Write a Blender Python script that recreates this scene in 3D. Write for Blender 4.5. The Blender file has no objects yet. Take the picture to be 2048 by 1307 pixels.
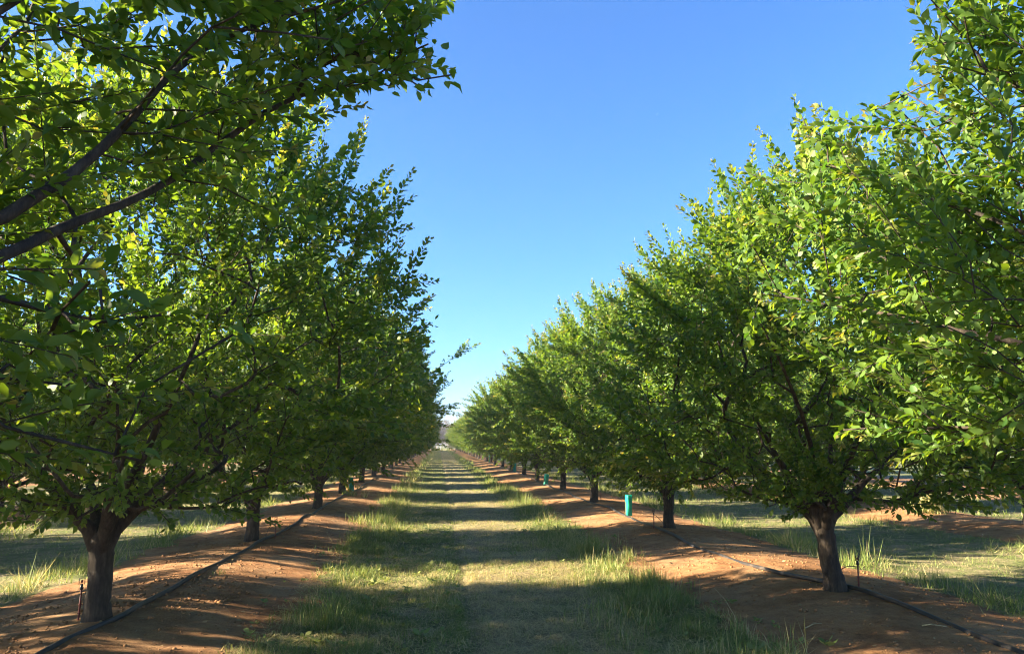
import bpy, math, random
import numpy as np
from mathutils import Vector, Matrix, Quaternion

R = math.radians
scene = bpy.context.scene
coll = scene.collection

# ------------------------------------------------------------------ camera, sky, sun, exposure
CAMZ = 1.65
cam_data = bpy.data.cameras.new('camera')
cam = bpy.data.objects.new('camera', cam_data)
coll.objects.link(cam)
cam.location = (0, 0, CAMZ)
cam.rotation_euler = (R(90 + 8.63), 0, R(-5.39))
cam_data.sensor_width = 36
cam_data.lens = 36 * 1530 / 2048
cam_data.clip_end = 3000
cam_data.clip_start = 0.02
scene.camera = cam

SUN_EL, SUN_AZ = R(19.5), R(-92)          # azimuth measured from +Y towards +X
world = bpy.data.worlds.new('World')
scene.world = world
world.use_nodes = True
wn = world.node_tree.nodes
wl = world.node_tree.links
sky = wn.new('ShaderNodeTexSky')
sky.sky_type = 'NISHITA'
sky.sun_disc = False
sky.sun_elevation = SUN_EL
sky.sun_rotation = SUN_AZ
sky.altitude = 150
sky.air_density = 1.0
sky.dust_density = 0.5
sky.ozone_density = 9.0
wl.new(sky.outputs[0], wn['Background'].inputs[0])
wn['Background'].inputs[1].default_value = 0.053

sd = bpy.data.lights.new('sun', 'SUN')
sd.energy = 5.0
sd.angle = R(0.55)
sd.color = (1.0, 0.86, 0.64)
sun = bpy.data.objects.new('sun', sd)
coll.objects.link(sun)
sv = Vector((math.sin(SUN_AZ) * math.cos(SUN_EL), math.cos(SUN_AZ) * math.cos(SUN_EL), math.sin(SUN_EL)))
sun.rotation_euler = sv.to_track_quat('Z', 'Y').to_euler()
sun.location = (-30, 0, 30)

scene.view_settings.view_transform = 'Standard'
scene.view_settings.look = 'None'
scene.view_settings.gamma = 1
scene.view_settings.use_curve_mapping = False
scene.view_settings.exposure = 2.9
scene.render.engine = 'CYCLES'
scene.cycles.use_denoising = True
scene.cycles.filter_width = 1.1
scene.cycles.max_bounces = 7
scene.cycles.diffuse_bounces = 4
scene.cycles.transmission_bounces = 6
scene.cycles.glossy_bounces = 2
scene.cycles.sample_clamp_indirect = 6

# ------------------------------------------------------------------ helpers
def setp(o, label=None, cat=None, group=None, kind=None):
    if label: o['label'] = label
    if cat: o['category'] = cat
    if group: o['group'] = group
    if kind: o['kind'] = kind
    return o

def empty(name, loc, rz=0.0):
    o = bpy.data.objects.new(name, None)
    coll.objects.link(o)
    o.location = loc
    o.rotation_euler = (0, 0, rz)
    o.empty_display_size = 0.2
    return o

def link(name, mesh, parent=None, loc=None):
    o = bpy.data.objects.new(name, mesh)
    coll.objects.link(o)
    if parent: o.parent = parent
    if loc is not None: o.location = loc
    return o

def mesh_np(name, V, faces, mat, attrs=None, smooth=True):
    """V (n,3); faces: list of int arrays (m,k)."""
    me = bpy.data.meshes.new(name)
    V = np.asarray(V, np.float32)
    me.vertices.add(len(V))
    me.vertices.foreach_set('co', V.ravel())
    loops = np.concatenate([np.asarray(f, np.int32).ravel() for f in faces if len(f)])
    tot = np.concatenate([np.full(len(f), np.asarray(f).shape[1], np.int32) for f in faces if len(f)])
    start = np.concatenate([[0], np.cumsum(tot)[:-1]]).astype(np.int32)
    me.loops.add(len(loops))
    me.loops.foreach_set('vertex_index', loops)
    me.polygons.add(len(tot))
    me.polygons.foreach_set('loop_start', start)
    if smooth:
        me.polygons.foreach_set('use_smooth', np.ones(len(tot), bool))
    me.update(calc_edges=True)
    for k, a in (attrs or {}).items():
        at = me.attributes.new(k, 'FLOAT', 'POINT')
        at.data.foreach_set('value', np.asarray(a, np.float32))
    if mat: me.materials.append(mat)
    return me

class MB:
    """collects tubes and other shapes into one mesh"""
    def __init__(s):
        s.v, s.q, s.t, s.n = [], [], [], 0
    def add(s, V, quads=None, tris=None):
        V = np.asarray(V, float)
        if quads is not None and len(quads): s.q.append(np.asarray(quads, int) + s.n)
        if tris is not None and len(tris): s.t.append(np.asarray(tris, int) + s.n)
        s.v.append(V); s.n += len(V)
    def tube(s, P, rad, sides=6, cap=True, wob=0.0, rng=None):
        P = np.asarray(P, float); n = len(P)
        rad = np.broadcast_to(np.asarray(rad, float), (n,))
        T = np.gradient(P, axis=0)
        T /= np.linalg.norm(T, axis=1)[:, None] + 1e-9
        ref = np.array([1., 0, 0]) if abs(T[0, 0]) < 0.8 else np.array([0, 1., 0])
        a = np.arange(sides) * 2 * np.pi / sides
        V = np.zeros((n, sides, 3))
        u = np.cross(T[0], ref); u /= np.linalg.norm(u)
        for i in range(n):
            u = u - T[i] * (u @ T[i]); u /= np.linalg.norm(u) + 1e-9
            w = np.cross(T[i], u)
            rr = rad[i] * (1 + (wob * rng.standard_normal(sides) if wob else 0))
            V[i] = P[i] + (np.cos(a) * rr)[:, None] * u + (np.sin(a) * rr)[:, None] * w
        i = np.arange(n - 1)[:, None]; j = np.arange(sides)[None]
        j2 = (j + 1) % sides
        Q = np.stack([i * sides + j, i * sides + j2, (i + 1) * sides + j2, (i + 1) * sides + j], -1).reshape(-1, 4)
        V = V.reshape(-1, 3)
        tr = []
        if cap:
            V = np.vstack([V, P[0], P[-1]])
            c0, c1 = n * sides, n * sides + 1
            for k in range(sides):
                tr.append((c0, (k + 1) % sides, k))
                tr.append((c1, (n - 1) * sides + k, (n - 1) * sides + (k + 1) % sides))
        s.add(V, Q, tr)
    def box(s, c, d):
        c = np.array(c); d = np.array(d) / 2
        V = np.array([[x, y, z] for x in (-1, 1) for y in (-1, 1) for z in (-1, 1)]) * d + c
        s.add(V, [(0, 1, 3, 2), (4, 6, 7, 5), (0, 4, 5, 1), (2, 3, 7, 6), (0, 2, 6, 4), (1, 5, 7, 3)])
    def mesh(s, name, mat, smooth=True):
        f = []
        if s.q: f.append(np.concatenate(s.q))
        if s.t: f.append(np.concatenate(s.t))
        return mesh_np(name, np.concatenate(s.v), f, mat, smooth=smooth)

def hash2(ix, iy, seed):
    h = (ix.astype(np.int64) * 374761393 + iy.astype(np.int64) * 668265263 + seed * 974711) & 0x7fffffff
    h = ((h ^ (h >> 13)) * 1274126177) & 0x7fffffff
    return ((h ^ (h >> 16)) & 0xffff) / 65535.0

def vnoise(x, y, scale=1.0, seed=0):
    x = np.asarray(x, float) * scale; y = np.asarray(y, float) * scale
    ix = np.floor(x); iy = np.floor(y)
    fx = x - ix; fy = y - iy
    fx = fx * fx * (3 - 2 * fx); fy = fy * fy * (3 - 2 * fy)
    a = hash2(ix, iy, seed); b = hash2(ix + 1, iy, seed)
    c = hash2(ix, iy + 1, seed); d = hash2(ix + 1, iy + 1, seed)
    return (a * (1 - fx) + b * fx) * (1 - fy) + (c * (1 - fx) + d * fx) * fy

def fbm(x, y, scale=1.0, seed=0, octv=3):
    s = 0; am = 1; t = 0
    for k in range(octv):
        s = s + am * vnoise(x, y, scale * 2 ** k, seed + k * 7); t += am; am *= 0.5
    return s / t

ROWS = [-16.3, -9.55, -2.8, 4.0, 10.75, 17.5]
LANES = [-12.9, -6.2, 0.58, 7.35, 14.1]

def gz(x, y):
    x = np.asarray(x, float); y = np.asarray(y, float)
    z = np.zeros(np.broadcast(x, y).shape)
    for r in ROWS:
        w = 1.2 + 0.15 * (vnoise(y, y * 0 + r, 0.3, 3) - 0.5)
        hgt = 0.18 + 0.09 * (vnoise(y, y * 0 + r * 3, 0.45, 5) - 0.5)
        z = z + hgt * np.exp(-((x - r) / w) ** 2)
    z = z + 0.05 * (fbm(x, y, 0.7, 11) - 0.5) + 0.018 * (fbm(x, y, 2.8, 13) - 0.5)
    z = z + 0.035 * (fbm(x, y, 2.2, 17) - 0.5)
    z = z - 0.03 * np.exp(-((x - 0.33 - 0.05 * np.sin(y * 0.4)) / 0.07) ** 2)
    return z

def soilmask(x, y):
    """1 on the bare berms, 0 on the grass lanes"""
    x = np.asarray(x, float); y = np.asarray(y, float)
    d = np.min(np.stack([np.abs(x - l) for l in LANES]), axis=0)
    n = (fbm(x, y, 0.8, 21) - 0.5) * 0.7 + (fbm(x, y, 4.0, 23) - 0.5) * 0.35
    return np.clip((d + n - 1.98) / 0.25 + 0.5, 0, 1)

# ------------------------------------------------------------------ materials
def newmat(name):
    m = bpy.data.materials.new(name)
    m.use_nodes = True
    nt = m.node_tree
    return m, nt.nodes, nt.links, nt.nodes['Principled BSDF']

def node(nt, t, **kw):
    n = nt.new(t)
    for k, v in kw.items():
        if hasattr(n, k): setattr(n, k, v)
        else: n.inputs[k].default_value = v
    return n

def ramp(nt, stops):
    n = nt.new('ShaderNodeValToRGB')
    e = n.color_ramp.elements
    while len(e) < len(stops): e.new(0.5)
    for i, (p, c) in enumerate(stops):
        e[i].position = p
        e[i].color = (*c, 1) if len(c) == 3 else c
    return n

def mixc(nt, L, fac, a, b, mode='MIX'):
    n = nt.new('ShaderNodeMix'); n.data_type = 'RGBA'; n.blend_type = mode
    for s, v in ((0, fac), (6, a), (7, b)):
        if hasattr(v, 'links'): L.new(v, n.inputs[s])
        elif s == 0: n.inputs[0].default_value = v
        else: n.inputs[s].default_value = (*v, 1)
    return n.outputs[2]

def leaf_material(name, dark, light, young, trans, tfac=0.42, rough=0.42):
    m, N, L, B = newmat(name)
    at = node(N, 'ShaderNodeAttribute', attribute_name='tone')
    ay = node(N, 'ShaderNodeAttribute', attribute_name='young')
    rp = ramp(N, [(0.0, dark), (1.0, light)])
    L.new(at.outputs['Fac'], rp.inputs[0])
    col = mixc(N, L, ay.outputs['Fac'], rp.outputs[0], young)
    L.new(col, B.inputs['Base Color'])
    B.inputs['Roughness'].default_value = rough
    B.inputs['Specular IOR Level'].default_value = 0.3
    tr = N.new('ShaderNodeBsdfTranslucent')
    tc = mixc(N, L, 1.0, col, trans, 'MULTIPLY')
    L.new(tc, tr.inputs[0])
    mx = N.new('ShaderNodeMixShader')
    mx.inputs[0].default_value = tfac
    L.new(B.outputs[0], mx.inputs[1]); L.new(tr.outputs[0], mx.inputs[2])
    L.new(mx.outputs[0], N['Material Output'].inputs[0])
    return m

M_leaf = leaf_material('leaf_green', (0.036, 0.100, 0.020), (0.145, 0.222, 0.033), (0.25, 0.19, 0.075), (2.55, 2.2, 0.6), 0.41, 0.5)
M_grass = leaf_material('grass_blade', (0.070, 0.128, 0.030), (0.205, 0.265, 0.060), (0.56, 0.45, 0.24), (1.6, 1.5, 1.0), 0.35, 0.6)
M_litter = leaf_material('dry_leaf', (0.16, 0.09, 0.04), (0.30, 0.20, 0.09), (0.34, 0.24, 0.12), (1, 1, 1), 0.15, 0.7)
M_gum = leaf_material('gum_leaf', (0.07, 0.07, 0.045), (0.15, 0.125, 0.085), (0.2, 0.14, 0.10), (1.2, 1.1, 1.0), 0.2, 0.6)

def bark_material():
    m, N, L, B = newmat('bark')
    tc = N.new('ShaderNodeTexCoord')
    mp = N.new('ShaderNodeMapping'); mp.inputs['Scale'].default_value = (1, 1, 0.25)
    L.new(tc.outputs['Object'], mp.inputs[0])
    n1 = node(N, 'ShaderNodeTexNoise', Scale=38.0, Detail=6.0, Roughness=0.65)
    n2 = node(N, 'ShaderNodeTexNoise', Scale=5.0, Detail=3.0)
    L.new(mp.outputs[0], n1.inputs['Vector']); L.new(tc.outputs['Object'], n2.inputs['Vector'])
    r1 = ramp(N, [(0.3, (0.018, 0.013, 0.010)), (0.55, (0.058, 0.042, 0.030)), (0.75, (0.115, 0.09, 0.068))])
    L.new(n1.outputs[0], r1.inputs[0])
    r2 = ramp(N, [(0.45, (0.75, 0.75, 0.75)), (0.7, (1.25, 1.2, 1.05))])
    L.new(n2.outputs[0], r2.inputs[0])
    L.new(mixc(N, L, 1.0, r1.outputs[0], r2.outputs[0], 'MULTIPLY'), B.inputs['Base Color'])
    B.inputs['Roughness'].default_value = 0.9
    bp = node(N, 'ShaderNodeBump', Strength=0.8, Distance=0.012)
    L.new(n1.outputs[0], bp.inputs['Height']); L.new(bp.outputs[0], B.inputs['Normal'])
    return m
M_bark = bark_material()

def plain(name, col, rough=0.5, spec=0.5, var=0.15, scale=30.0, bump=0.0):
    m, N, L, B = newmat(name)
    tc = N.new('ShaderNodeTexCoord')
    n1 = node(N, 'ShaderNodeTexNoise', Scale=scale, Detail=4.0)
    L.new(tc.outputs['Object'], n1.inputs['Vector'])
    r = ramp(N, [(0.3, tuple(c * (1 - var) for c in col)), (0.7, tuple(min(1, c * (1 + var)) for c in col))])
    L.new(n1.outputs[0], r.inputs[0]); L.new(r.outputs[0], B.inputs['Base Color'])
    B.inputs['Roughness'].default_value = rough
    B.inputs['Specular IOR Level'].default_value = spec
    if bump:
        bp = node(N, 'ShaderNodeBump', Strength=bump, Distance=0.01)
        L.new(n1.outputs[0], bp.inputs['Height']); L.new(bp.outputs[0], B.inputs['Normal'])
    return m

def hose_material():
    m, N, L, B = newmat('dusty_black_polythene')
    tc = N.new('ShaderNodeTexCoord')
    n1 = node(N, 'ShaderNodeTexNoise', Scale=7.0, Detail=6.0, Roughness=0.7)
    L.new(tc.outputs['Object'], n1.inputs['Vector'])
    r = ramp(N, [(0.42, (0.022, 0.022, 0.025)), (0.60, (0.05, 0.042, 0.036)), (0.75, (0.17, 0.12, 0.08))])
    L.new(n1.outputs[0], r.inputs[0]); L.new(r.outputs[0], B.inputs['Base Color'])
    B.inputs['Roughness'].default_value = 0.45
    return m
M_hose = hose_material()
M_black = plain('black_plastic', (0.02, 0.02, 0.022), 0.45)
M_red = plain('dark_red_plastic', (0.16, 0.03, 0.02), 0.5)
M_wood = plain('grey_stake_wood', (0.26, 0.19, 0.13), 0.85, 0.2, 0.3, 60.0, 0.3)
M_white = plain('white_post_paint', (0.75, 0.75, 0.72), 0.6)
M_straw = plain('dry_straw', (0.50, 0.38, 0.20), 0.8, 0.2, 0.3, 50.0)
M_clod = plain('soil_clod', (0.29, 0.152, 0.070), 0.95, 0.1, 0.35, 40.0, 0.5)
M_fruit = plain('green_fruit_skin', (0.16, 0.26, 0.04), 0.35, 0.5, 0.2, 90.0)
M_bee = plain('insect_body', (0.05, 0.035, 0.02), 0.5)
M_wing = plain('insect_wing', (0.35, 0.35, 0.36), 0.3)

def guard_material():
    m, N, L, B = newmat('green_guard_film')
    B.inputs['Base Color'].default_value = (0.01, 0.34, 0.22, 1)
    B.inputs['Roughness'].default_value = 0.4
    tc = N.new('ShaderNodeTexCoord')
    n1 = node(N, 'ShaderNodeTexNoise', Scale=9.0, Detail=2.0)
    L.new(tc.outputs['Object'], n1.inputs['Vector'])
    r = ramp(N, [(0.35, (0.01, 0.42, 0.30)), (0.7, (0.03, 0.58, 0.42))])
    L.new(n1.outputs[0], r.inputs[0]); L.new(r.outputs[0], B.inputs['Base Color'])
    tr = N.new('ShaderNodeBsdfTranslucent')
    L.new(r.outputs[0], tr.inputs[0])
    mx = N.new('ShaderNodeMixShader'); mx.inputs[0].default_value = 0.5
    L.new(B.outputs[0], mx.inputs[1]); L.new(tr.outputs[0], mx.inputs[2])
    L.new(mx.outputs[0], N['Material Output'].inputs[0])
    return m
M_guard = guard_material()

def ground_material():
    m, N, L, B = newmat('orchard_floor')
    tc = N.new('ShaderNodeTexCoord')
    def noise(scale, detail=5.0, rough=0.6, vec=None):
        n = node(N, 'ShaderNodeTexNoise', Scale=scale, Detail=detail, Roughness=rough)
        L.new(vec or tc.outputs['Object'], n.inputs['Vector'])
        return n.outputs[0]
    a = node(N, 'ShaderNodeAttribute', attribute_name='soil')
    ag = node(N, 'ShaderNodeAttribute', attribute_name='green')
    # soil: red loam, finer grains, pale dust where it dried
    s1 = ramp(N, [(0.30, (0.18, 0.084, 0.036)), (0.5, (0.325, 0.162, 0.070)), (0.72, (0.42, 0.235, 0.108))])
    L.new(noise(6.0, 8.0, 0.7), s1.inputs[0])
    dust = ramp(N, [(0.42, (0, 0, 0)), (0.68, (1, 1, 1))])
    L.new(noise(0.9, 4.0), dust.inputs[0])
    dm = N.new('ShaderNodeMath'); dm.operation = 'MULTIPLY'; dm.inputs[1].default_value = 0.55
    L.new(dust.outputs[0], dm.inputs[0])
    soil = mixc(N, L, dm.outputs[0], s1.outputs[0], (0.36, 0.255, 0.145))
    dp = ramp(N, [(0.34, (0.66, 0.62, 0.58)), (0.52, (1.0, 1.0, 1.0)), (0.75, (1.1, 1.08, 1.04))])
    L.new(noise(1.9, 6.0, 0.65), dp.inputs[0])
    soil = mixc(N, L, 0.9, soil, dp.outputs[0], 'MULTIPLY')
    gr = ramp(N, [(0.25, (0.62, 0.60, 0.58)), (0.6, (1.12, 1.12, 1.12))])
    L.new(noise(70.0, 4.0, 0.75), gr.inputs[0])
    soil = mixc(N, L, 0.8, soil, gr.outputs[0], 'MULTIPLY')
    # lane: thatch of cut straw over brown earth, greener in places
    mp = N.new('ShaderNodeMapping'); mp.inputs['Scale'].default_value = (1, 0.45, 1)
    L.new(tc.outputs['Object'], mp.inputs[0])
    t1 = ramp(N, [(0.3, (0.10, 0.082, 0.042)), (0.5, (0.25, 0.205, 0.11)), (0.72, (0.45, 0.37, 0.21))])
    L.new(noise(26.0, 8.0, 0.75, mp.outputs[0]), t1.inputs[0])
    g1 = ramp(N, [(0.3, (0.055, 0.070, 0.022)), (0.55, (0.14, 0.16, 0.055)), (0.75, (0.30, 0.28, 0.12))])
    L.new(noise(24.0, 7.0, 0.75), g1.inputs[0])
    gm = ramp(N, [(0.40, (0, 0, 0)), (0.60, (1, 1, 1))])
    sm = N.new('ShaderNodeMath'); sm.operation = 'ADD'
    L.new(ag.outputs['Fac'], sm.inputs[0])
    nn = N.new('ShaderNodeMath'); nn.operation = 'SUBTRACT'; nn.inputs[1].default_value = 0.5
    L.new(noise(2.5, 5.0), nn.inputs[0]); L.new(nn.outputs[0], sm.inputs[1])
    L.new(sm.outputs[0], gm.inputs[0])
    lane = mixc(N, L, gm.outputs[0], t1.outputs[0], g1.outputs[0])
    em = N.new('ShaderNodeMath'); em.operation = 'ADD'
    e2 = N.new('ShaderNodeMath'); e2.operation = 'MULTIPLY_ADD'; e2.inputs[1].default_value = 0.9; e2.inputs[2].default_value = -0.45
    L.new(noise(7.0, 6.0, 0.7), e2.inputs[0]); L.new(e2.outputs[0], em.inputs[0]); L.new(a.outputs['Fac'], em.inputs[1])
    er = ramp(N, [(0.4, (0, 0, 0)), (0.6, (1, 1, 1))])
    L.new(em.outputs[0], er.inputs[0])
    L.new(mixc(N, L, er.outputs[0], lane, soil), B.inputs['Base Color'])
    B.inputs['Roughness'].default_value = 0.95
    B.inputs['Specular IOR Level'].default_value = 0.15
    b1 = node(N, 'ShaderNodeBump', Strength=0.9, Distance=0.06)
    L.new(noise(9.0, 9.0, 0.72), b1.inputs['Height'])
    b2 = node(N, 'ShaderNodeBump', Strength=0.55, Distance=0.012)
    L.new(noise(60.0, 5.0, 0.75), b2.inputs['Height'])
    L.new(b1.outputs[0], b2.inputs['Normal'])
    L.new(b2.outputs[0], B.inputs['Normal'])
    return m
M_ground = ground_material()

# ------------------------------------------------------------------ ground sheet
def axis(lo, hi, f0, f1, step, grow=1.12):
    """uniform step inside [f0,f1], growing outside"""
    mid = list(np.arange(f0, f1, step))
    a, s = [], step
    x = mid[0]
    while x > lo:
        s *= grow; x -= s; a.append(x)
    b, s = [], step
    x = mid[-1]
    while x < hi:
        s *= grow; x += s; b.append(x)
    return np.array(a[::-1] + mid + b)

gx = axis(-560, 560, -6, 8, 0.11, 1.07)
gy = axis(-180, 850, 4.0, 16, 0.11, 1.05)
X, Y = np.meshgrid(gx, gy)
near = np.clip(1 - (np.abs(X) - 22) / 20, 0, 1) * np.clip(1 - (Y - 215) / 60, 0, 1)
Z = gz(X, Y) * near
fine = np.exp(-np.maximum(0, Y - 14) / 10)
Z += 0.032 * (fbm(X, Y, 3.6, 31, 3) - 0.5) * soilmask(X, Y) * fine
nx, ny = len(gx), len(gy)
i = np.arange(ny - 1)[:, None] * nx + np.arange(nx - 1)[None]
Q = np.stack([i, i + 1, i + nx + 1, i + nx], -1).reshape(-1, 4)
inlane = np.zeros_like(X)
lanew = np.abs(X - 0.58)
green = np.where(np.abs(X - 0.58) < 3.4, np.where(X < 0.33, 0.56, 0.42) + np.where(X > 1.75, 0.3, 0), 0.52)
soil = soilmask(X, Y)
far = (np.abs(X) > 22) | (Y > 200)
soil = np.where(far, 0.1, soil); green = np.where(far, 0.62, green)
ground = link('ground', mesh_np('ground', np.stack([X, Y, Z], -1).reshape(-1, 3), [Q], M_ground,
              {'soil': soil.ravel(), 'green': green.ravel()}))
setp(ground, 'red soil berms and mown grass lanes of the orchard floor', 'ground', kind='structure')

# ------------------------------------------------------------------ trees
UP = np.array([0, 0, 1.0])
def nrm(v):
    return v / (np.linalg.norm(v, axis=-1, keepdims=True) + 1e-9)

PROF_T = np.array([0, .10, .25, .45, .65, .82, .93, 1.0])
PROF_R = np.array([.34, .66, .90, 1.0, .96, .80, .58, .30])

class Tree:
    pass

def grow(seed, H=6.0, RX=2.35, RY=2.2, lean=0.5, npts=900, guides=(), trunk_lean=(0, 0), trunk_h=0.62, shoots=(0.28, 0.75), extra=(), prune=None, nsh=(2, 5), gr0=(0.03,), zlow=0.82, LEN=(0.052, 0.086)):
    rng = np.random.default_rng(seed)
    pos, par, own = [], [], []          # own: which limb a node belongs to (-1 trunk)
    def addn(p, q, o):
        pos.append(np.array(p, float)); par.append(q); own.append(o)
        return len(pos) - 1
    k = -1
    tl = np.array([trunk_lean[0], trunk_lean[1]])
    for z in np.linspace(-0.12, trunk_h, 7):
        t = max(z, 0) / trunk_h
        k = addn((*(tl * t + rng.normal(0, 0.006, 2)), z), k, -1)
    head = k
    hp = pos[head].copy()
    nl = rng.integers(5, 7)
    az0 = rng.uniform(0, 6.28)
    limb = 0
    for s in range(nl):
        az = az0 + s * 2 * np.pi / nl + rng.normal(0, 0.18)
        L = rng.uniform(1.8, 2.7)
        el = R(rng.uniform(38, 58))
        q = head; p = hp - UP * rng.uniform(0.0, 0.12)
        d = np.array([np.cos(az) * np.cos(el), np.sin(az) * np.cos(el), np.sin(el)])
        n = int(L / 0.14)
        for j in range(n):
            d = nrm(d + rng.normal(0, 0.055, 3) + UP * 0.028 + np.array([0.006 * lean, 0, 0]))
            p = p + d * 0.14
            if p[2] > H * 0.8 or (prune and prune(p[None])[0] and j > 4): break
            q = addn(p, q, limb)
        limb += 1
    gmin = []
    for g in guides:                     # limbs with a given course, relative to the tree's foot
        q = head
        pts = np.array([hp] + [np.array(v, float) for v in g])
        for _ in range(3):
            pts = np.vstack([pts[:1], np.stack([.75 * pts[:-1] + .25 * pts[1:], .25 * pts[:-1] + .75 * pts[1:]], 1).reshape(-1, 3), pts[-1:]])
        g0 = len(pos)
        tot_ = np.linalg.norm(np.diff(pts, axis=0), axis=1).sum()
        m_ = int(tot_ / 0.13); cs = np.concatenate([[0], np.cumsum(np.linalg.norm(np.diff(pts, axis=0), axis=1))])
        pts = np.stack([np.interp(np.linspace(0, tot_, m_ + 1), cs, pts[:, k_]) for k_ in range(3)], 1)
        for a, b in zip(pts[:-1], pts[1:]):
            n = max(1, int(np.linalg.norm(b - a) / 0.13))
            for j in range(1, n + 1):
                q = addn(a + (b - a) * j / n + rng.normal(0, 0.004, 3), q, limb)
        gmin.append((g0, len(pos)))
        limb += 1
    # attraction points in the crown envelope
    A = []
    zb = zlow
    ph = rng.uniform(0, 6.28, 6)
    while len(A) < npts:
        t = rng.uniform(0, 1) ** 0.85
        az = rng.uniform(0, 2 * np.pi)
        lob = 1 + 0.11 * np.sin(2 * az + ph[0] + 3 * t) + 0.10 * np.sin(3 * az + ph[1] - 5 * t) + 0.08 * np.sin(5 * az + ph[2] + 7 * t)
        f = np.interp(t, PROF_T, PROF_R) * lob
        u = rng.uniform(0.0, 1) ** 0.42
        z = zb + t * (H - 0.45 - zb) * (1 + 0.05 * np.sin(az * 2 + ph[3]))
        if t < 0.25 and u < 0.45: continue
        if t < 0.08 and u < 0.6: continue
        A.append((np.cos(az) * RX * f * u + lean * (0.45 + 0.35 * t), np.sin(az) * RY * f * u, z))
    A = np.array(A)
    if prune: A = A[~prune(A)]
    for c_, s_, k_ in extra:
        E_ = np.array(c_) + rng.normal(0, 1, (k_, 3)) * np.array(s_)
        A = np.vstack([A, E_[~prune(E_)] if prune else E_])
    A = A[np.argsort(np.linalg.norm(A - hp, axis=1))]
    cap = len(pos) + len(A) * 14
    PP = np.zeros((cap, 3)); n0 = len(pos); PP[:n0] = pos
    DD = np.zeros((cap, 3))
    for i_ in range(1, n0): DD[i_] = nrm(pos[i_] - pos[par[i_]])
    tips = []
    m = n0
    first = 7
    for a in A:
        v = a - PP[first:m]
        dist = np.linalg.norm(v, axis=1)
        c = (v * DD[first:m]).sum(1) / (dist + 1e-6)
        cost = dist * (1.35 - 0.5 * c) + np.where(v[:, 2] < -0.15, 0.35, 0)
        b = int(np.argmin(cost)) + first
        d = np.linalg.norm(a - PP[b])
        n = max(1, int(d / 0.13))
        ctrl = (PP[b] + a) / 2 + DD[b] * d * 0.22 + rng.normal(0, 0.03, 3)
        q = b
        for j in range(1, n + 1):
            s = j / n
            p = (1 - s) ** 2 * PP[b] + 2 * s * (1 - s) * ctrl + s * s * a
            q2 = addn(p, q, own[b])
            PP[m] = p; DD[m] = nrm(p - PP[q]); m += 1
            q = q2
        tips.append(q)
    # guide ends are shoots as well
    P = np.array(pos); par = np.array(par); own = np.array(own)
    nN = len(P)
    # shoots
    leafP, leafA, leafL, leafY = [], [], [], []
    shoots_pts = []
    ch = np.zeros(nN, int)
    for i_ in range(nN):
        if par[i_] >= 0: ch[par[i_]] += 1
    ends = [i_ for i_ in range(nN) if ch[i_] == 0 and i_ > 6]
    cen = np.array([lean * 0.7, 0, H * 0.42])
    for e in [e for e in ends for _ in range(rng.integers(*nsh))]:
        p = P[e]
        tz = (p[2] - zb) / (H - zb)
        out = p - cen; out[2] *= 0.4; rad = np.linalg.norm(out[:2]); out = nrm(out)
        edge = min(1, rad / (0.75 * RX)) if tz < 0.8 else 1
        d = nrm(0.55 * out + UP * (rng.uniform(-0.15, 0.6) + 0.75 * max(0, tz - 0.35)) + rng.normal(0, 0.33, 3) + 0.35 * DD[e])
        L = rng.uniform(*shoots) * (0.7 + 0.4 * edge)
        if rng.uniform() < 0.06 and edge > 0.8: L *= 1.35
        n = max(3, int(L / 0.09))
        pts = [p.copy()]
        for j in range(n):
            d = nrm(d + rng.normal(0, 0.06, 3) + UP * (0.03 if tz > 0.4 else 0.0) - UP * 0.02 * (j / n))
            pts.append(pts[-1] + d * L / n)
        pts = np.array(pts)
        if prune and prune(pts).any(): continue
        shoots_pts.append((e, pts))
        nlf = max(4, int(L / 0.0134))
        sj = (np.arange(nlf) + rng.uniform(0, 0.8, nlf)) / nlf
        f = sj * n; k0 = np.minimum(f.astype(int), n - 1)
        seg = pts[k0 + 1] - pts[k0]
        q = pts[k0] + seg * (f - k0)[:, None]
        sd_ = nrm(seg)
        az = np.arange(nlf) * 2.399 + rng.uniform(-0.4, 0.4, nlf)
        ref = nrm(np.cross(sd_, UP + 0.01)); w = np.cross(sd_, ref)
        side = np.cos(az)[:, None] * ref + np.sin(az)[:, None] * w
        ax = nrm(side * rng.uniform(0.45, 1.0, (nlf, 1)) + sd_ * (0.55 + 0.6 * sj)[:, None] - UP * rng.uniform(-0.1, 0.45, (nlf, 1)))
        end_ = np.maximum(0, (sj - 0.72) / 0.28)
        leafP.append(q); leafA.append(ax)
        leafL.append((LEN[0] * .7 + (LEN[1] * 1.08 - LEN[0] * .7) * rng.beta(2.6, 2.0, nlf)) * (1.0 - 0.45 * end_))
        leafY.append(end_ ** 1.5 * rng.uniform(0.1, 1.0, nlf) * (1.0 if edge > 0.85 else 0.25))
    # pipe model
    rad = np.zeros(nN)
    e_ = 2.35
    acc = np.zeros(nN)
    for i_ in range(nN - 1, -1, -1):
        r = max(acc[i_], 0.0026 ** e_)
        rad[i_] = r ** (1 / e_)
        if par[i_] >= 0: acc[par[i_]] += r + (0.00025 ** e_)
    sc = 0.096 / rad[4]
    rad *= np.clip(sc, 0.6, 1.5)
    rad[:7] = 0.093 * np.array([1.6, 1.26, 1.07, 1.0, 1.0, 1.06, 1.14])
    rad[7:] = np.minimum(rad[7:], 0.072)
    for i_ in range(7, n0):                   # scaffold limbs leave the trunk thick and taper off
        dh = np.linalg.norm(P[i_] - hp)
        rad[i_] = max(rad[i_], 0.066 - 0.042 * dh / 0.9) if own[i_] < nl else max(rad[i_], 0.045 - 0.03 * dh)
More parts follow.
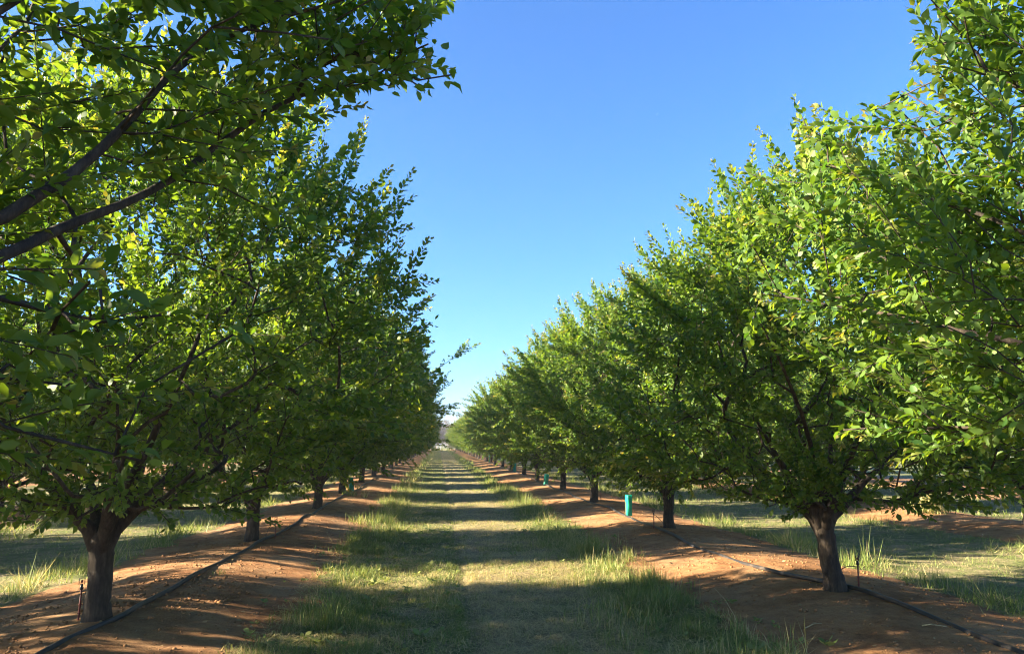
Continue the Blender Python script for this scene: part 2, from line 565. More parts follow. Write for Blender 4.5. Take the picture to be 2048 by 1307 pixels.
    for gi, (g0, g1) in enumerate(gmin):
        rad[g0:g1] = np.maximum(rad[g0:g1], np.linspace(gr0[gi % len(gr0)], 0.004, g1 - g0))
    # spur leaves on thin wood
    thin = np.repeat(np.array([i_ for i_ in range(7, nN) if rad[i_] < 0.013]), 7)
    k = len(thin)
    ax = nrm(nrm(rng.normal(0, 1, (k, 3))) * 0.9 + DD[thin] * 0.35 + UP * rng.uniform(-0.35, 0.35, (k, 1)))
    leafP.append(P[thin] + rng.normal(0, 0.025, (k, 3))); leafA.append(ax)
    leafL.append(LEN[0] * .7 + (LEN[1] * 1.08 - LEN[0] * .7) * rng.beta(2.6, 2.0, k)); leafY.append(np.zeros(k))
    T = Tree()
    T.P, T.par, T.own, T.rad, T.nl, T.rng = P, par, own, rad, limb, rng
    T.shoots = shoots_pts
    T.lp = np.concatenate(leafP); T.la = np.concatenate(leafA); T.ll = np.concatenate(leafL); T.ly = np.concatenate(leafY)
    if prune:
        kp = ~prune(T.lp)
        T.lp, T.la, T.ll, T.ly = T.lp[kp], T.la[kp], T.ll[kp], T.ly[kp]
    n = len(T.lp)
    up = UP + rng.normal(0, 0.55, (n, 3))
    T.ln = nrm(up - T.la * (up * T.la).sum(1)[:, None])
    T.tone = np.clip(rng.normal(0.45, 0.22, n) + 0.3 * (T.ly > 0.05), 0, 1)
    T.head = hp
    return T

def wood_meshes(T, name, joined):
    """trunk mesh and one mesh per limb, or everything in one"""
    P, par, own, rad, rng = T.P, T.par, T.own, T.rad, T.rng
    n = len(P)
    kids = [[] for _ in range(n)]
    for i_ in range(n):
        if par[i_] >= 0: kids[par[i_]].append(i_)
    mbs = {}
    def get(o):
        o = -1 if joined else o
        if o not in mbs: mbs[o] = MB()
        return mbs[o]
    stack = [(0, None)]
    while stack:
        s, pr = stack.pop()
        chain = [s]
        while kids[chain[-1]]:
            ks = sorted(kids[chain[-1]], key=lambda a: -rad[a])
            if chain[-1] == 6:                # the head of the trunk: every limb is its own chain
                for b in ks: stack.append((b, 6))
                break
            for b in ks[1:]: stack.append((b, chain[-1]))
            chain.append(ks[0])
        idx = ([pr] if pr is not None else []) + chain
        if len(idx) < 2: continue
        r = rad[idx].copy()
        p = P[idx].copy()
        if pr is not None:
            r[0] = min(r[0], r[1] * 1.15)
            if pr == 6: p[0] = p[0] - UP * 0.20 ; r[0] = r[1]
        big = r.max()
        sides = 14 if s == 0 else (9 if big > 0.03 else (5 if big > 0.009 else 3))
        if s == 0:                            # finer trunk
            t = np.linspace(0, len(p) - 1, 22)
            p = np.stack([np.interp(t, range(len(p)), p[:, k_]) for k_ in range(3)], 1)
            r = np.interp(t, range(len(r)), r)
            p = np.vstack([p, p[-1] + UP * .035, p[-1] + UP * .06]); r = np.append(r, [r[-1] * .72, r[-1] * .3])
        get(own[s]).tube(p, r, sides, cap=True, wob=0.045 if s == 0 else 0, rng=rng)
    for e, pts in T.shoots:
        q3 = pts[[0, len(pts) // 2, -1]]
        get(own[e]).tube(q3, [0.0034, 0.0024, 0.0012], 3, cap=False)
    return {o: mb.mesh(name + ('_trunk' if o == -1 else '_limb'), M_bark) for o, mb in mbs.items()}

T6 = np.array([(0, 0, 0), (.34, .5, .05), (.34, -.5, .05), (.70, .40, .04), (.70, -.40, .04), (1, 0, -.12)])
T4 = np.array([(0, 0, .0), (.48, .60, .07), (1.02, 0, -.05), (.48, -.60, .07)])
T9 = np.array([(-.22, 0, .02), (0, .02, 0), (0, -.02, 0), (.30, .46, .09), (.32, 0, -.02), (.30, -.46, .09),
               (.68, .42, .05), (.70, 0, -.06), (.68, -.42, .05), (1.0, 0, -.20)])

def leaf_mesh(name, lp, la, ln, ll, tone, young, detail, mat=M_leaf, aspect=0.57):
    n = len(lp)
    side = np.cross(ln, la)
    TT = (T4, T6, T9)[int(detail)]
    k = len(TT)
    st = lp + la * (ll * 0.22)[:, None]
    asp = aspect * (0.85 + 0.3 * ((np.arange(n) * 0.618) % 1))
    hh = (np.arange(n) * 0.7548) % 1
    curl = np.where(detail > 0, -0.6 + 3.6 * hh * hh, 1.0) if n > 1 else np.ones(1)
    V = st[:, None] + ll[:, None, None] * (TT[None, :, 0, None] * la[:, None] + TT[None, :, 1, None] * (asp[:, None, None] * side[:, None]) + TT[None, :, 2, None] * (curl[:, None] * ln)[:, None])
    b = (np.arange(n) * k)[:, None]
    if detail == 2:
        tr = np.concatenate([b + np.array([f]) for f in [(0, 2, 1), (1, 4, 3), (2, 5, 4), (1, 2, 4), (6, 7, 9), (7, 8, 9)]])
        qd = np.concatenate([b + np.array([f]) for f in [(3, 4, 7, 6), (4, 5, 8, 7)]])
    elif detail == 0:
        tr = np.concatenate([b + np.array([f]) for f in [(0, 2, 1), (0, 3, 2)]])
        qd = np.zeros((0, 4), int)
    else:
        tr = np.concatenate([b + np.array([f]) for f in [(0, 2, 1), (3, 4, 5)]])
        qd = b + np.array([(1, 2, 4, 3)])
    return mesh_np(name, V.reshape(-1, 3), [tr, qd], mat,
                   {'tone': np.repeat(tone, k), 'young': np.repeat(young, k)})

# three leaf shapes shared by the single leaves of the near trees
LEAF = []
for q, (to, yo) in enumerate([(0.25, 0.0), (0.55, 0.0), (0.8, 0.22)]):
    LEAF.append(leaf_mesh('leaf', np.array([[-0.22, 0, 0]]), np.array([[1., 0, 0]]), np.array([[0, 0, 1.]]), np.array([1.0]),
                          np.array([to]), np.array([yo]), 2, aspect=0.52 + 0.05 * q))

# camera frame test for choosing the leaves that show largest
cmi = Matrix.LocRotScale(cam.location, cam.rotation_euler, None).inverted()
CM = np.array(cmi)
def screen(Pw):
    c = Pw @ CM[:3, :3].T + CM[:3, 3]
    d = -c[:, 2]
    px = 1024 + 1530 * c[:, 0] / np.maximum(d, 1e-3)
    py = 653.5 - 1530 * c[:, 1] / np.maximum(d, 1e-3)
    return px, py, d

TREES = []
def place_unique(T, x, y, label, detail, nleaf=300, group=None):
    z = float(gz(x, y))
    root = empty('orchard_tree', (x, y, z))
    setp(root, label, 'tree', group)
    for o, me in wood_meshes(T, 'tree', False).items():
        link('trunk' if o == -1 else 'limb', me, root)
    W = T.lp + np.array([x, y, z])
    px, py, d = screen(W + T.la * (T.ll * 0.7)[:, None])
    vis = (d > 0.15) & (px > 0) & (px < 2048) & (py > 0) & (py < 1307)
    score = np.where(vis, T.ll / np.maximum(d, 0.15), 0)
    pick = np.argsort(-score)[:nleaf]
    pick = pick[score[pick] > 0]
    keep = np.ones(len(W), bool); keep[pick] = False
    fine_ = keep & vis & (d < 4.5) if detail else keep & False
    for sel, dt in ((fine_, 2), (keep & ~fine_ & vis, 1), (keep & ~vis, 0)):
        if sel.any():
            c = link('crown', leaf_mesh('crown', T.lp[sel], T.la[sel], T.ln[sel], T.ll[sel], T.tone[sel], T.ly[sel], dt), root)
            c['kind'] = 'stuff'
    for j in pick:
        k = 2 if T.ly[j] > 0.25 else (1 if T.tone[j] > 0.45 else 0)
        o = bpy.data.objects.new('leaf', LEAF[k])
        coll.objects.link(o)
        a = T.la[j]; nn = T.ln[j]; s = np.cross(nn, a)
        M = Matrix(((a[0], s[0], nn[0], 0), (a[1], s[1], nn[1], 0), (a[2], s[2], nn[2], 0), (0, 0, 0, 1)))
        ln = T.ll[j]
        M = Matrix.Translation(Vector(T.lp[j] + a * ln * 0.22)) @ M @ Matrix.Scale(ln, 4)
        o.parent = root
        o.matrix_local = M
    TREES.append((x, y))
    return root

def rel(pts, x, y):
    z = float(gz(x, y))
    return [(p[0] - x, p[1] - y, p[2] - z) for p in pts]

# the two trees beside the camera and the first whole tree of each row
XL, XR = -2.8, 4.0
yl = lambda k: 1.25 + 5.66 * k
yr = lambda k: 1.85 + 5.83 * k

gL0 = [rel([(-2.1, 1.6, 1.55), (-1.25, 2.2, 2.13), (-1.16, 2.5, 2.36), (-1.03, 2.7, 2.52), (-0.93, 2.9, 2.72), (-0.84, 3.0, 2.86), (-0.68, 3.1, 3.06), (-0.45, 3.2, 3.2), (-0.2, 3.3, 3.3)], XL, yl(0)),
       rel([(-2.0, 1.7, 1.7), (-1.24, 2.2, 2.25), (-1.12, 2.5, 2.58), (-0.98, 2.75, 3.03), (-0.85, 2.9, 3.25), (-0.5, 3.0, 3.45), (-0.2, 3.1, 3.6)], XL, yl(0)),
       rel([(-2.2, 1.5, 1.9), (-1.45, 2.2, 2.75), (-1.2, 2.4, 3.2), (-1.0, 2.5, 3.6)], XL, yl(0)),
       rel([(-2.1, 1.35, 1.35), (-1.5, 1.6, 1.85), (-1.15, 1.8, 2.0), (-0.92, 1.95, 1.97)], XL, yl(0)),
       rel([(-2.2, 1.5, 1.25), (-1.6, 2.0, 1.72), (-1.3, 2.25, 1.85), (-1.1, 2.4, 1.82)], XL, yl(0))]
def prL0(p):
    w = p + np.array([XL, yl(0), 0.2])
    return ((w[:, 1] > 0.8) & (w[:, 1] < 2.15) & (w[:, 2] > 2.05) & (w[:, 0] > -1.5)) | ((w[:, 0] > -0.52) & (w[:, 1] < 2.3)) | (w[:, 0] > 0.05) | ((w[:, 0] > -0.45) & (w[:, 2] < 2.95)) | ((w[:, 1] > 1.2) & (w[:, 0] > -1.9) & (w[:, 2] < 1.62)) | ((w[:, 1] > 2.2) & (w[:, 0] > -0.36 * w[:, 1] - 0.1) & (w[:, 2] < 2.35))
def rx(c, s, n, x, y): return (tuple(np.array(c) - np.array([x, y, float(gz(x, y))])), s, n)
eL0 = [rx((-1.05, 2.7, 2.75), (.24, .3, .24), 15, XL, yl(0)), rx((-0.85, 2.9, 3.2), (.28, .25, .2), 34, XL, yl(0)),
       rx((-0.35, 3.15, 3.32), (.22, .12, .10), 34, XL, yl(0)), rx((-1.35, 2.4, 2.5), (.25, .3, .3), 5, XL, yl(0)), rx((-1.5, 2.4, 3.4), (.35, .4, .35), 16, XL, yl(0)),
       rx((-1.05, 2.0, 1.85), (.2, .2, .2), 18, XL, yl(0)), rx((-1.5, 2.3, 2.0), (.3, .3, .3), 12, XL, yl(0))]
eL0 += [rx((-0.85, 1.9, 1.9), (.14, .15, .14), 16, XL, yl(0)), rx((-2.6, 2.7, 3.5), (.5, .4, .7), 110, XL, yl(0)), rx((-1.75, 2.6, 3.3), (.25, .3, .5), 36, XL, yl(0)), rx((-1.3, 2.6, 3.7), (.35, .25, .3), 26, XL, yl(0))]
T = grow(101, H=4.7, RX=1.75, RY=2.0, lean=0.0, npts=1250, guides=gL0, extra=eL0, prune=prL0, nsh=(2, 4), gr0=(0.034, 0.037, 0.022, 0.009, 0.009), LEN=(0.042, 0.070))
place_unique(T, XL, yl(0), 'nearest orchard tree on the left, its dark leafy branches filling the upper left corner', True)

gR0 = [rel([(3.75, 2.7, 1.4), (3.3, 3.6, 1.70), (2.9, 4.0, 1.74), (2.55, 4.25, 1.74), (2.38, 4.35, 1.72)], XR, yr(0)),
       rel([(3.6, 2.4, 2.0), (3.0, 2.9, 2.9), (2.6, 3.1, 3.3), (2.3, 3.2, 3.45)], XR, yr(0)),
       rel([(3.6, 2.8, 1.7), (2.9, 3.7, 2.2), (2.3, 4.2, 2.45), (1.95, 4.4, 2.55)], XR, yr(0)),
       rel([(3.6, 2.8, 2.0), (2.95, 3.8, 2.9), (2.5, 4.3, 3.3), (2.35, 4.4, 3.38)], XR, yr(0)),
       rel([(3.7, 2.8, 2.0), (3.2, 3.8, 3.2), (2.95, 4.4, 3.9)], XR, yr(0))]
def prR0(p):
    w = p + np.array([XR, yr(0), 0.2])
    e = (w[:, 2] - 1.65) / w[:, 1]; q = w[:, 0] / w[:, 1]
    return (w[:, 1] > 0) & ((q < 0.40) | ((e > 0.50) & (q < 0.665)) | ((e > 0.42) & (q < 0.50)) | ((e < 0.12) & (q < 0.50)) | (w[:, 2] < 1.52) | ((w[:, 1] < 2.6) & (w[:, 0] < 2.5)))
eR0 = [rx((2.7, 4.2, 2.9), (.35, .35, .45), 70, XR, yr(0)), rx((3.3, 4.0, 2.6), (.4, .4, .5), 70, XR, yr(0)), rx((2.2, 4.3, 2.55), (.2, .2, .12), 14, XR, yr(0)), rx((2.35, 4.4, 3.5), (.2, .2, .2), 16, XR, yr(0)), rx((2.75, 3.1, 3.5), (.25, .2, .28), 40, XR, yr(0)), rx((3.0, 3.9, 1.72), (.25, .15, .07), 18, XR, yr(0)), rx((3.2, 3.4, 2.8), (.3, .3, .4), 50, XR, yr(0))]
T = grow(207, H=4.5, RX=2.2, RY=2.5, lean=0.1, npts=900, guides=gR0, extra=eR0, prune=prR0, nsh=(2, 4), LEN=(0.044, 0.074))
place_unique(T, XR, yr(0), 'nearest orchard tree on the right, dark leaf sprays reaching in from the top right corner', True)

gL1 = []
T = grow(311, prune=lambda p: (p[:, 0] > 2.8) | (p[:, 2] < 0.74), extra=[((0, 0, 0.98), (.4, .4, .16), 46)], LEN=(0.046, 0.078), H=4.55, RX=2.35, RY=2.1, lean=0.15, zlow=0.84, npts=1250, guides=gL1, trunk_h=0.66)
place_unique(T, XL, yl(1), 'tree at lower left with thick dark forked trunk beside the black hose', False)

gR1 = [rel([(3.5, 7.0, 1.7), (2.9, 6.3, 2.4), (2.4, 5.7, 2.72)], XR, yr(1)),
       rel([(3.8, 7.3, 2.2), (3.5, 7.0, 3.6), (3.2, 7.0, 4.2), (3.15, 7.0, 4.35)], XR, yr(1))]
def prR1(p):
    w = p + np.array([XR, yr(1), 0.2])
    return (w[:, 0] < 1.45) | (w[:, 2] < 0.95)
gR1.pop()
T = grow(419, prune=prR1, extra=[((-.1, 0, 1.0), (.38, .38, .16), 40)], LEN=(0.046, 0.078), H=4.25, RX=2.2, RY=2.1, lean=0.05, npts=1350, guides=gR1, trunk_lean=(-0.09, 0.0), trunk_h=0.72)
r1 = place_unique(T, XR, yr(1), 'tree at right with leaning bare trunk, the nearest whole trunk of the right row', False)
# small green fruit hanging among its leaves
fm = MB()
for a in range(6):
    pass
th = np.linspace(0, np.pi, 7)
fm.tube(np.stack([th * 0, th * 0, -np.cos(th) * 0.016], 1), np.maximum(np.sin(th), 0.02) * 0.0125, 9)
FR = fm.mesh('fruit', M_fruit)
rng = np.random.default_rng(5)
cand = T.lp[(T.lp[:, 0] < -0.4) & (T.lp[:, 1] < 0.0) & (T.lp[:, 2] > 1.8)]
for j in rng.choice(len(cand), 14, replace=False):
    o = link('fruit', FR, r1, Vector(cand[j] - UP * 0.03))

# the shared trees
VAR = []
specs = [(521, dict(H=4.5, RX=2.35, RY=1.95, lean=0.1)), (633, dict(H=4.4, RX=2.25, RY=1.9, lean=0.05)),
         (745, dict(H=4.6, RX=2.3, RY=1.98, lean=0.1)),
         (857, dict(H=4.5, RX=2.3, RY=1.95, lean=0.1, guides=[[(1.0, -0.1, 1.8), (2.0, 0.0, 2.7), (2.7, 0.05, 3.2), (3.0, 0.1, 3.4)]]))]
for sd_, kw in specs:
    T = grow(sd_, npts=1150, **kw)
    VAR.append(dict(parts=wood_meshes(T, 'tree', False), wood=wood_meshes(T, 'tree', True)[-1],
                    crown=leaf_mesh('crown', T.lp, T.la, T.ln, T.ll, T.tone, T.ly, 0)))

def place_copy(v, x, y, label, group, s=1.0, sz=1.0, rz=0.0, mirror=False, parts=False, sx=1.0):
    z = float(gz(x, y)) if abs(x) < 20 and y < 210 else 0.0
    root = empty('orchard_tree', (x, y, z), rz)
    root.scale = (s * sx, -s if mirror else s, s * sz)
    setp(root, label, 'tree', group)
    if parts:
        for o, me in v['parts'].items():
            link('trunk' if o == -1 else 'limb', me, root)
    else:
        link('trunk', v['wood'], root)
    c = link('crown', v['crown'], root)
    c['kind'] = 'stuff'
    TREES.append((x, y))
    return root

rg = random.Random(4)
ORD = ['nearest', 'second', 'third', 'fourth', 'fifth', 'sixth', 'seventh', 'eighth', 'ninth', 'tenth']
NROW = 32
seqL = [None, None, 1, 3, 2, 0, 1, 2, 0]
seqR = [None, None, 2, 1, 0, 3, 1, 2, 0]
for side, xr, yf, seq, gs in (('left', XL, yl, seqL, 1.02), ('right', XR, yr, seqR, 0.99)):
    for k in range(2, NROW):
        v = seq[k] if k < len(seq) else rg.randrange(3)
        if k < 9:
            lab = f'{ORD[k]} tree from the camera in the row {side} of the grass lane'
            grp = f'orchard trees in the {side} row'
        else:
            lab = f'small distant tree in the far stretch of the row {side} of the lane'
            grp = f'far orchard trees in the {side} row'
        sz = {('left', 2): 1.0}.get((side, k), rg.uniform(0.96, 1.05))
        place_copy(VAR[v], xr + rg.uniform(-0.08, 0.08), yf(k) + rg.uniform(-0.15, 0.15), lab, grp,
                   gs * (rg.uniform(0.96, 1.03) if k < 5 else rg.uniform(0.88, 1.05)), sz, rg.uniform(-0.3, 0.3), rg.random() < 0.5 and k != 3, parts=k < 8, sx=1.04 if side == 'left' else 0.97)
for xr, y0, n, lab, grp in ((ROWS[1], 0.9, 30, 'tree of the next row to the left, glimpsed behind the left row trunks', 'trees of the second row to the left'),
                            (ROWS[4], 7.6, 28, 'tree of the next row to the right, glimpsed behind the right row', 'trees of the second row to the right'),
                            (ROWS[0], 12.3, 9, 'tree of the outer left row, far behind the left row trunks', 'trees of the outer left row'),
                            (ROWS[5], 19.2, 9, 'tree of the outer right row, far behind the right row', 'trees of the outer right row')):
    for k in range(n):
        place_copy(VAR[rg.randrange(3)], xr + rg.uniform(-0.08, 0.08), y0 + 5.74 * k + rg.uniform(-0.06, 0.06), lab, grp,
                   rg.uniform(0.96, 1.05), rg.uniform(0.95, 1.05), rg.uniform(-0.3, 0.3), rg.random() < 0.5)

# ------------------------------------------------------------------ gum trees beyond the end of the lane
def gum(seed, x, y, H, W, label):
    rng = np.random.default_rng(seed)
    root = setp(empty('gum_tree', (x, y, 0)), label, 'tree', 'pale gum trees beyond the orchard')
    mb = MB()
    p0 = np.array([0, 0, -0.2]); top = np.array([rng.normal(0, .4), 0, H * .75])
    tk = np.stack([p0 + (top - p0) * t + np.array([math.sin(3 * t + seed), 0, 0]) * .15 for t in np.linspace(0, 1, 8)])
    mb.tube(tk, np.linspace(.22, .05, 8), 8)
    lp = []
    for b in range(30):
        t = rng.uniform(-.02, 1); a = tk[0] + (tk[-1] - tk[0]) * t
        az = rng.uniform(0, 6.28); L = W * rng.uniform(.5, 1) * (1.2 - .5 * t)
        e = a + np.array([math.cos(az) * L, math.sin(az) * L, rng.uniform(.2, .9) * L + H * 0.05])
        m_ = (a + e) / 2 - UP * .1 * L
        mb.tube(np.stack([a, m_, e]), [.07, .05, .02], 5)
        n = 170
        lp.append(e + rng.normal(0, 1, (n, 3)) * np.array([.62, .62, .36]) * W * .36)
    lp = np.concatenate(lp); n = len(lp)
    link('trunk', mb.mesh('gum_trunk', M_wood), root)
    ax = nrm(rng.normal(0, 1, (n, 3)) - UP * .6); up = rng.normal(0, 1, (n, 3))
    lnn = nrm(up - ax * (up * ax).sum(1)[:, None])
    c = link('crown', leaf_mesh('gum_crown', lp, ax, lnn, rng.uniform(.2, .42, n), rng.uniform(0, 1, n), rng.uniform(0, .4, n), 0, M_gum, .5), root)
    c['kind'] = 'stuff'
gum(3, -0.6, 207, 8.6, 2.6, 'taller pale grey brown gum tree at the vanishing point of the grass lane')
gum(8, 3.4, 211, 6.6, 2.8, 'lower pale gum tree just right of the taller one at lane end')

# white posts at the end of the lane
for k, (x, h, lab) in enumerate(((-0.45, 1.3, 'left of two thin white posts at the far lane end'), (0.35, 1.15, 'right of two thin white posts at the far lane end'))):
    mb = MB()
    mb.tube([(0, 0, -0.1), (0, 0, h * .6), (0, 0, h), (0, 0, h + .03)], [.06, .06, .058, .02], 8)
    o = link('white_post', mb.mesh('white_post', M_white), None, (x, 192, 0))
    setp(o, lab, 'post', 'white posts at the lane end')

# ------------------------------------------------------------------ irrigation
def hose(name, xr, pts, label):
    ys = np.concatenate([np.arange(pts[0][1], 30, 0.12), np.arange(30, 120, 0.8)])
    cx = np.interp(ys, [p[1] for p in pts], [p[0] for p in pts]) + 0.02 * np.sin(ys * 0.9) + 0.008 * np.sin(ys * 3.1)
    zz = gz(cx, ys)
    k = np.ones(5) / 5
    zz = np.convolve(np.pad(zz, 2, 'edge'), k, 'valid') + 0.014 + 0.014 * np.sin(ys * 1.3 + xr) + 0.006 * np.sin(ys * 3.7)
    mb = MB()
    mb.tube(np.stack([cx, ys, zz], 1), 0.0235, 10)
    o = link(name, mb.mesh(name, M_hose))
    setp(o, label, 'hose', 'irrigation hoses along the rows')
hose('irrigation_hose', XL, [(-2.62, 3.5), (-2.72, 6.3), (-2.62, 7.0), (-2.66, 9.5), (-2.68, 12.3), (-2.6, 13.2), (-2.66, 20), (-2.6, 40), (-2.6, 130)],
     'black irrigation hose along the left row, passing the forked trunk at lower left')
hose('irrigation_hose', XR, [(4.2, 3.5), (4.24, 5.5), (4.2, 7.5), (3.82, 8.6), (3.78, 10), (3.8, 13), (3.85, 16), (3.8, 20), (3.9, 40), (3.9, 130)],
     'black irrigation hose along the right row, crossing the lower right corner')

def sprinkler(x, y, hx, label):
    z = float(gz(x, y))
    root = setp(empty('micro_sprinkler', (x, y, z), 0.3), label, 'sprinkler', 'micro sprinklers on stakes')
    a = MB(); a.tube([(0, 0, -0.06), (0, 0, 0.0), (0.004, 0, 0.12), (0.005, 0, 0.24)], [.004, .008, .009, .007], 6)
    for f in range(2): a.box((0.003, 0, 0.05 + 0.07 * f), (0.03, 0.006, 0.008))
    link('stake', a.mesh('stake', M_red), root)
    h = MB(); h.tube([(0.005, 0, .24), (0.005, 0, .255), (0.005, 0, .262), (0.005, 0, .285)], [.013, .016, .012, .011], 8)
    hd = link('head', h.mesh('head', M_black), root)
    b = MB()
    b.box((-0.016, 0, .305), (.005, .008, .05)); b.box((.026, 0, .305), (.005, .008, .05)); b.box((.005, 0, .3325), (.047, .008, .005))
    link('bridge', b.mesh('bridge', M_black, False), hd)
    s = MB(); s.tube([(0.005, 0, .292), (0.005, 0, .305), (.005, 0, .318)], [.004, .011, .005], 6)
    link('spinner', s.mesh('spinner', M_red), hd)
    f = MB()
    dx = hx - x
    c, s_ = math.cos(-0.3), math.sin(-0.3)
    end = np.array([dx * c, dx * s_, 0.03])
    t = np.linspace(0, 1, 12)[:, None]
    pts = np.array([[.012, 0, .22]]) * (1 - t) ** 2 + 2 * t * (1 - t) * np.array([[dx * .6, .16, .26]]) + t * t * end
    f.tube(pts, 0.0045, 5)
    link('feed_tube', f.mesh('feed_tube', M_black), root)
sprinkler(4.27, 7.72, 4.05, 'black micro sprinkler with square bridge right of the leaning right trunk')
sprinkler(3.73, 13.35, 3.95, 'dark micro sprinkler stake left of the second whole right trunk')
sprinkler(4.12, 19.6, 3.9, 'dark micro sprinkler beside the third right trunk')
sprinkler(-2.56, 12.75, -2.7, 'dark micro sprinkler stakes right of the second left trunk')
sprinkler(-2.96, 6.95, -2.7, 'small wire sprinkler at left foot of the forked trunk')

# ------------------------------------------------------------------ young trees in green guards
def guard(x, y, w, h, tilt, label, slabel, sap=True):
    z = float(gz(x, y))
    rng = np.random.default_rng(int(abs(x * 100) + y * 10))
    root = setp(empty('tree_guard', (x, y, z), 0.25), label, 'tree guard', 'green sleeves round young trees')
    root.rotation_euler = (0, R(tilt), 0.2)
    nz = 9
    a = np.arange(16) * 2 * np.pi / 16
    # rounded square section, both skins
    sq = np.stack([np.sign(np.cos(a)) * np.abs(np.cos(a)) ** .55, np.sign(np.sin(a)) * np.abs(np.sin(a)) ** .55], 1) * w / 2
    V, Qd = [], []
    for skin in range(2):
        for j in range(nz):
            t = j / (nz - 1)
            s = (1 - .022 * skin) * (1 + .05 * math.sin(9 * t + 1) + .10 * (t > .93) - .05 * t)
            ring = np.column_stack([sq * s + .006 * np.sin(5 * t + a * 3)[:, None], np.full(16, h * t - .02)])
            V.append(ring)
    V = np.concatenate(V)
    for skin in range(2):
        o = skin * nz * 16
        for j in range(nz - 1):
            for k in range(16):
                f = (o + j * 16 + k, o + j * 16 + (k + 1) % 16, o + (j + 1) * 16 + (k + 1) % 16, o + (j + 1) * 16 + k)
                Qd.append(f if not skin else f[::-1])
    o1, o2 = (nz - 1) * 16, (2 * nz - 1) * 16
    for k in range(16): Qd.append((o1 + k, o1 + (k + 1) % 16, o2 + (k + 1) % 16, o2 + k))
    link('sleeve', mesh_np('sleeve', V, [np.array(Qd)], M_guard), root)
    for sx in (-1, 1):
        st = MB(); st.tube([(sx * (w / 2 + .012), .01, -.1), (sx * (w / 2 + .012), 0, h * .62), (sx * (w / 2 + .014), 0, h * .66)], [.006, .006, .003], 5)
        link('stake', st.mesh('stake', M_wood), root)
    if sap:
        rt = setp(empty('sapling', (x, y, z)), slabel, 'sapling', 'young replacement trees in guards')
        mb = MB(); lp, la, ll = [], [], []
        for b in range(4):
            az = rng.uniform(0, 6.28); e = np.array([math.cos(az) * .12, math.sin(az) * .12, h + rng.uniform(.2, .55)])
            t = np.linspace(0, 1, 7)[:, None]
            pts = np.array([[0, 0, 0.]]) * (1 - t) ** 2 + 2 * t * (1 - t) * np.array([[0, 0, h * .9]]) + t * t * e
            mb.tube(pts, np.linspace(.009, .002, 7), 5)
            for q in range(20):
                s = rng.uniform(.7, 1); f = s * 6; i0 = min(int(f), 5)
                lp.append(pts[i0] + (pts[i0 + 1] - pts[i0]) * (f - i0)); la.append(nrm(rng.normal(0, 1, 3) + UP * .4)); ll.append(rng.uniform(.04, .065))
        link('stem', mb.mesh('stem', M_bark), rt)
        la = np.array(la); up = UP + rng.normal(0, .4, la.shape)
        c = link('crown', leaf_mesh('crown', np.array(lp), la, nrm(up - la * (up * la).sum(1)[:, None]), np.array(ll), rng.uniform(.3, .9, len(lp)), np.zeros(len(lp)), 1), rt)
        c['kind'] = 'stuff'
guard(3.95, 16.0, .125, .45, 0, 'green plastic tree guard standing upright between right row trunks, nearest of its kind', 'thin sapling rising out of the nearest green tree guard')
guard(3.85, 27.9, .15, .42, 7, 'tilted green tree guard left of a trunk midway down the right row', 'sapling in the tilted tree guard in the right row')
guard(-2.75, 25.2, .14, .44, -4, 'green tree guard between trunks of the left row', 'sapling in the green guard of the left row')
guard(4.1, 62.0, .22, .55, 3, 'green tree guard far down the right row, hardly larger than a trunk', 'sapling in the farthest green guard of the right row')
guard(4.05, 41.4, .16, .5, 0, 'dull green tree guard beside a trunk in the middle distance of the right row', 'sapling in the middle distance guard of the right row')

# ------------------------------------------------------------------ grass
def blades(rng, x, y, h, w, lean, tone, dry, seg=2, zoff=0.0):
    """bent tapering blades; returns V, faces, attrs"""
    n = len(x)
    z = gz(x, y) - 0.01 + zoff
    az = rng.uniform(0, 2 * np.pi, n)
    d = np.stack([np.cos(az), np.sin(az)], 1)
    wa = az + np.pi / 2 + rng.normal(0, .5, n)
    s = np.stack([np.cos(wa), np.sin(wa)], 1) * (w / 2)[:, None]
    def pt(t):
        hor = lean * h * t ** 1.7
        ver = h * (t - 0.35 * lean * t ** 2.2) * np.sqrt(np.maximum(1 - 0.5 * lean ** 2, .1))
        return np.column_stack([x + d[:, 0] * hor, y + d[:, 1] * hor, z + ver])
    p0, p1, p2 = pt(0.0), pt(0.55), pt(1.0)
    s3 = np.column_stack([s, np.zeros(n)])
    if seg == 2:
        V = np.stack([p0 - s3, p0 + s3, p1 - s3 * .8, p1 + s3 * .8, p2], 1)
        b = (np.arange(n) * 5)[:, None]
        F = [b + np.array([(2, 3, 4)]), b + np.array([(0, 1, 3, 2)])]
        k = 5
    else:
        V = np.stack([p0 - s3, p0 + s3, p2], 1)
        b = (np.arange(n) * 3)[:, None]
        F = [b + np.array([(0, 1, 2)])]
        k = 3
    return V.reshape(-1, 3), F, np.repeat(tone, k), np.repeat(dry, k)

def join(parts):
    V = np.concatenate([p[0] for p in parts]); off = 0; tr, qd = [], []
    for p in parts:
        for f in p[1]:
            (tr if f.shape[1] == 3 else qd).append(f + off)
        off += len(p[0])
    F = [np.concatenate(tr)] + ([np.concatenate(qd)] if qd else [])
    return V, F, {'tone': np.concatenate([p[2] for p in parts]), 'young': np.concatenate([p[3] for p in parts])}

rng = np.random.default_rng(77)
def scatter(x0, x1, y0, y1, dens):
    n = int((x1 - x0) * (y1 - y0) * dens)
    return rng.uniform(x0, x1, n), rng.uniform(y0, y1, n)

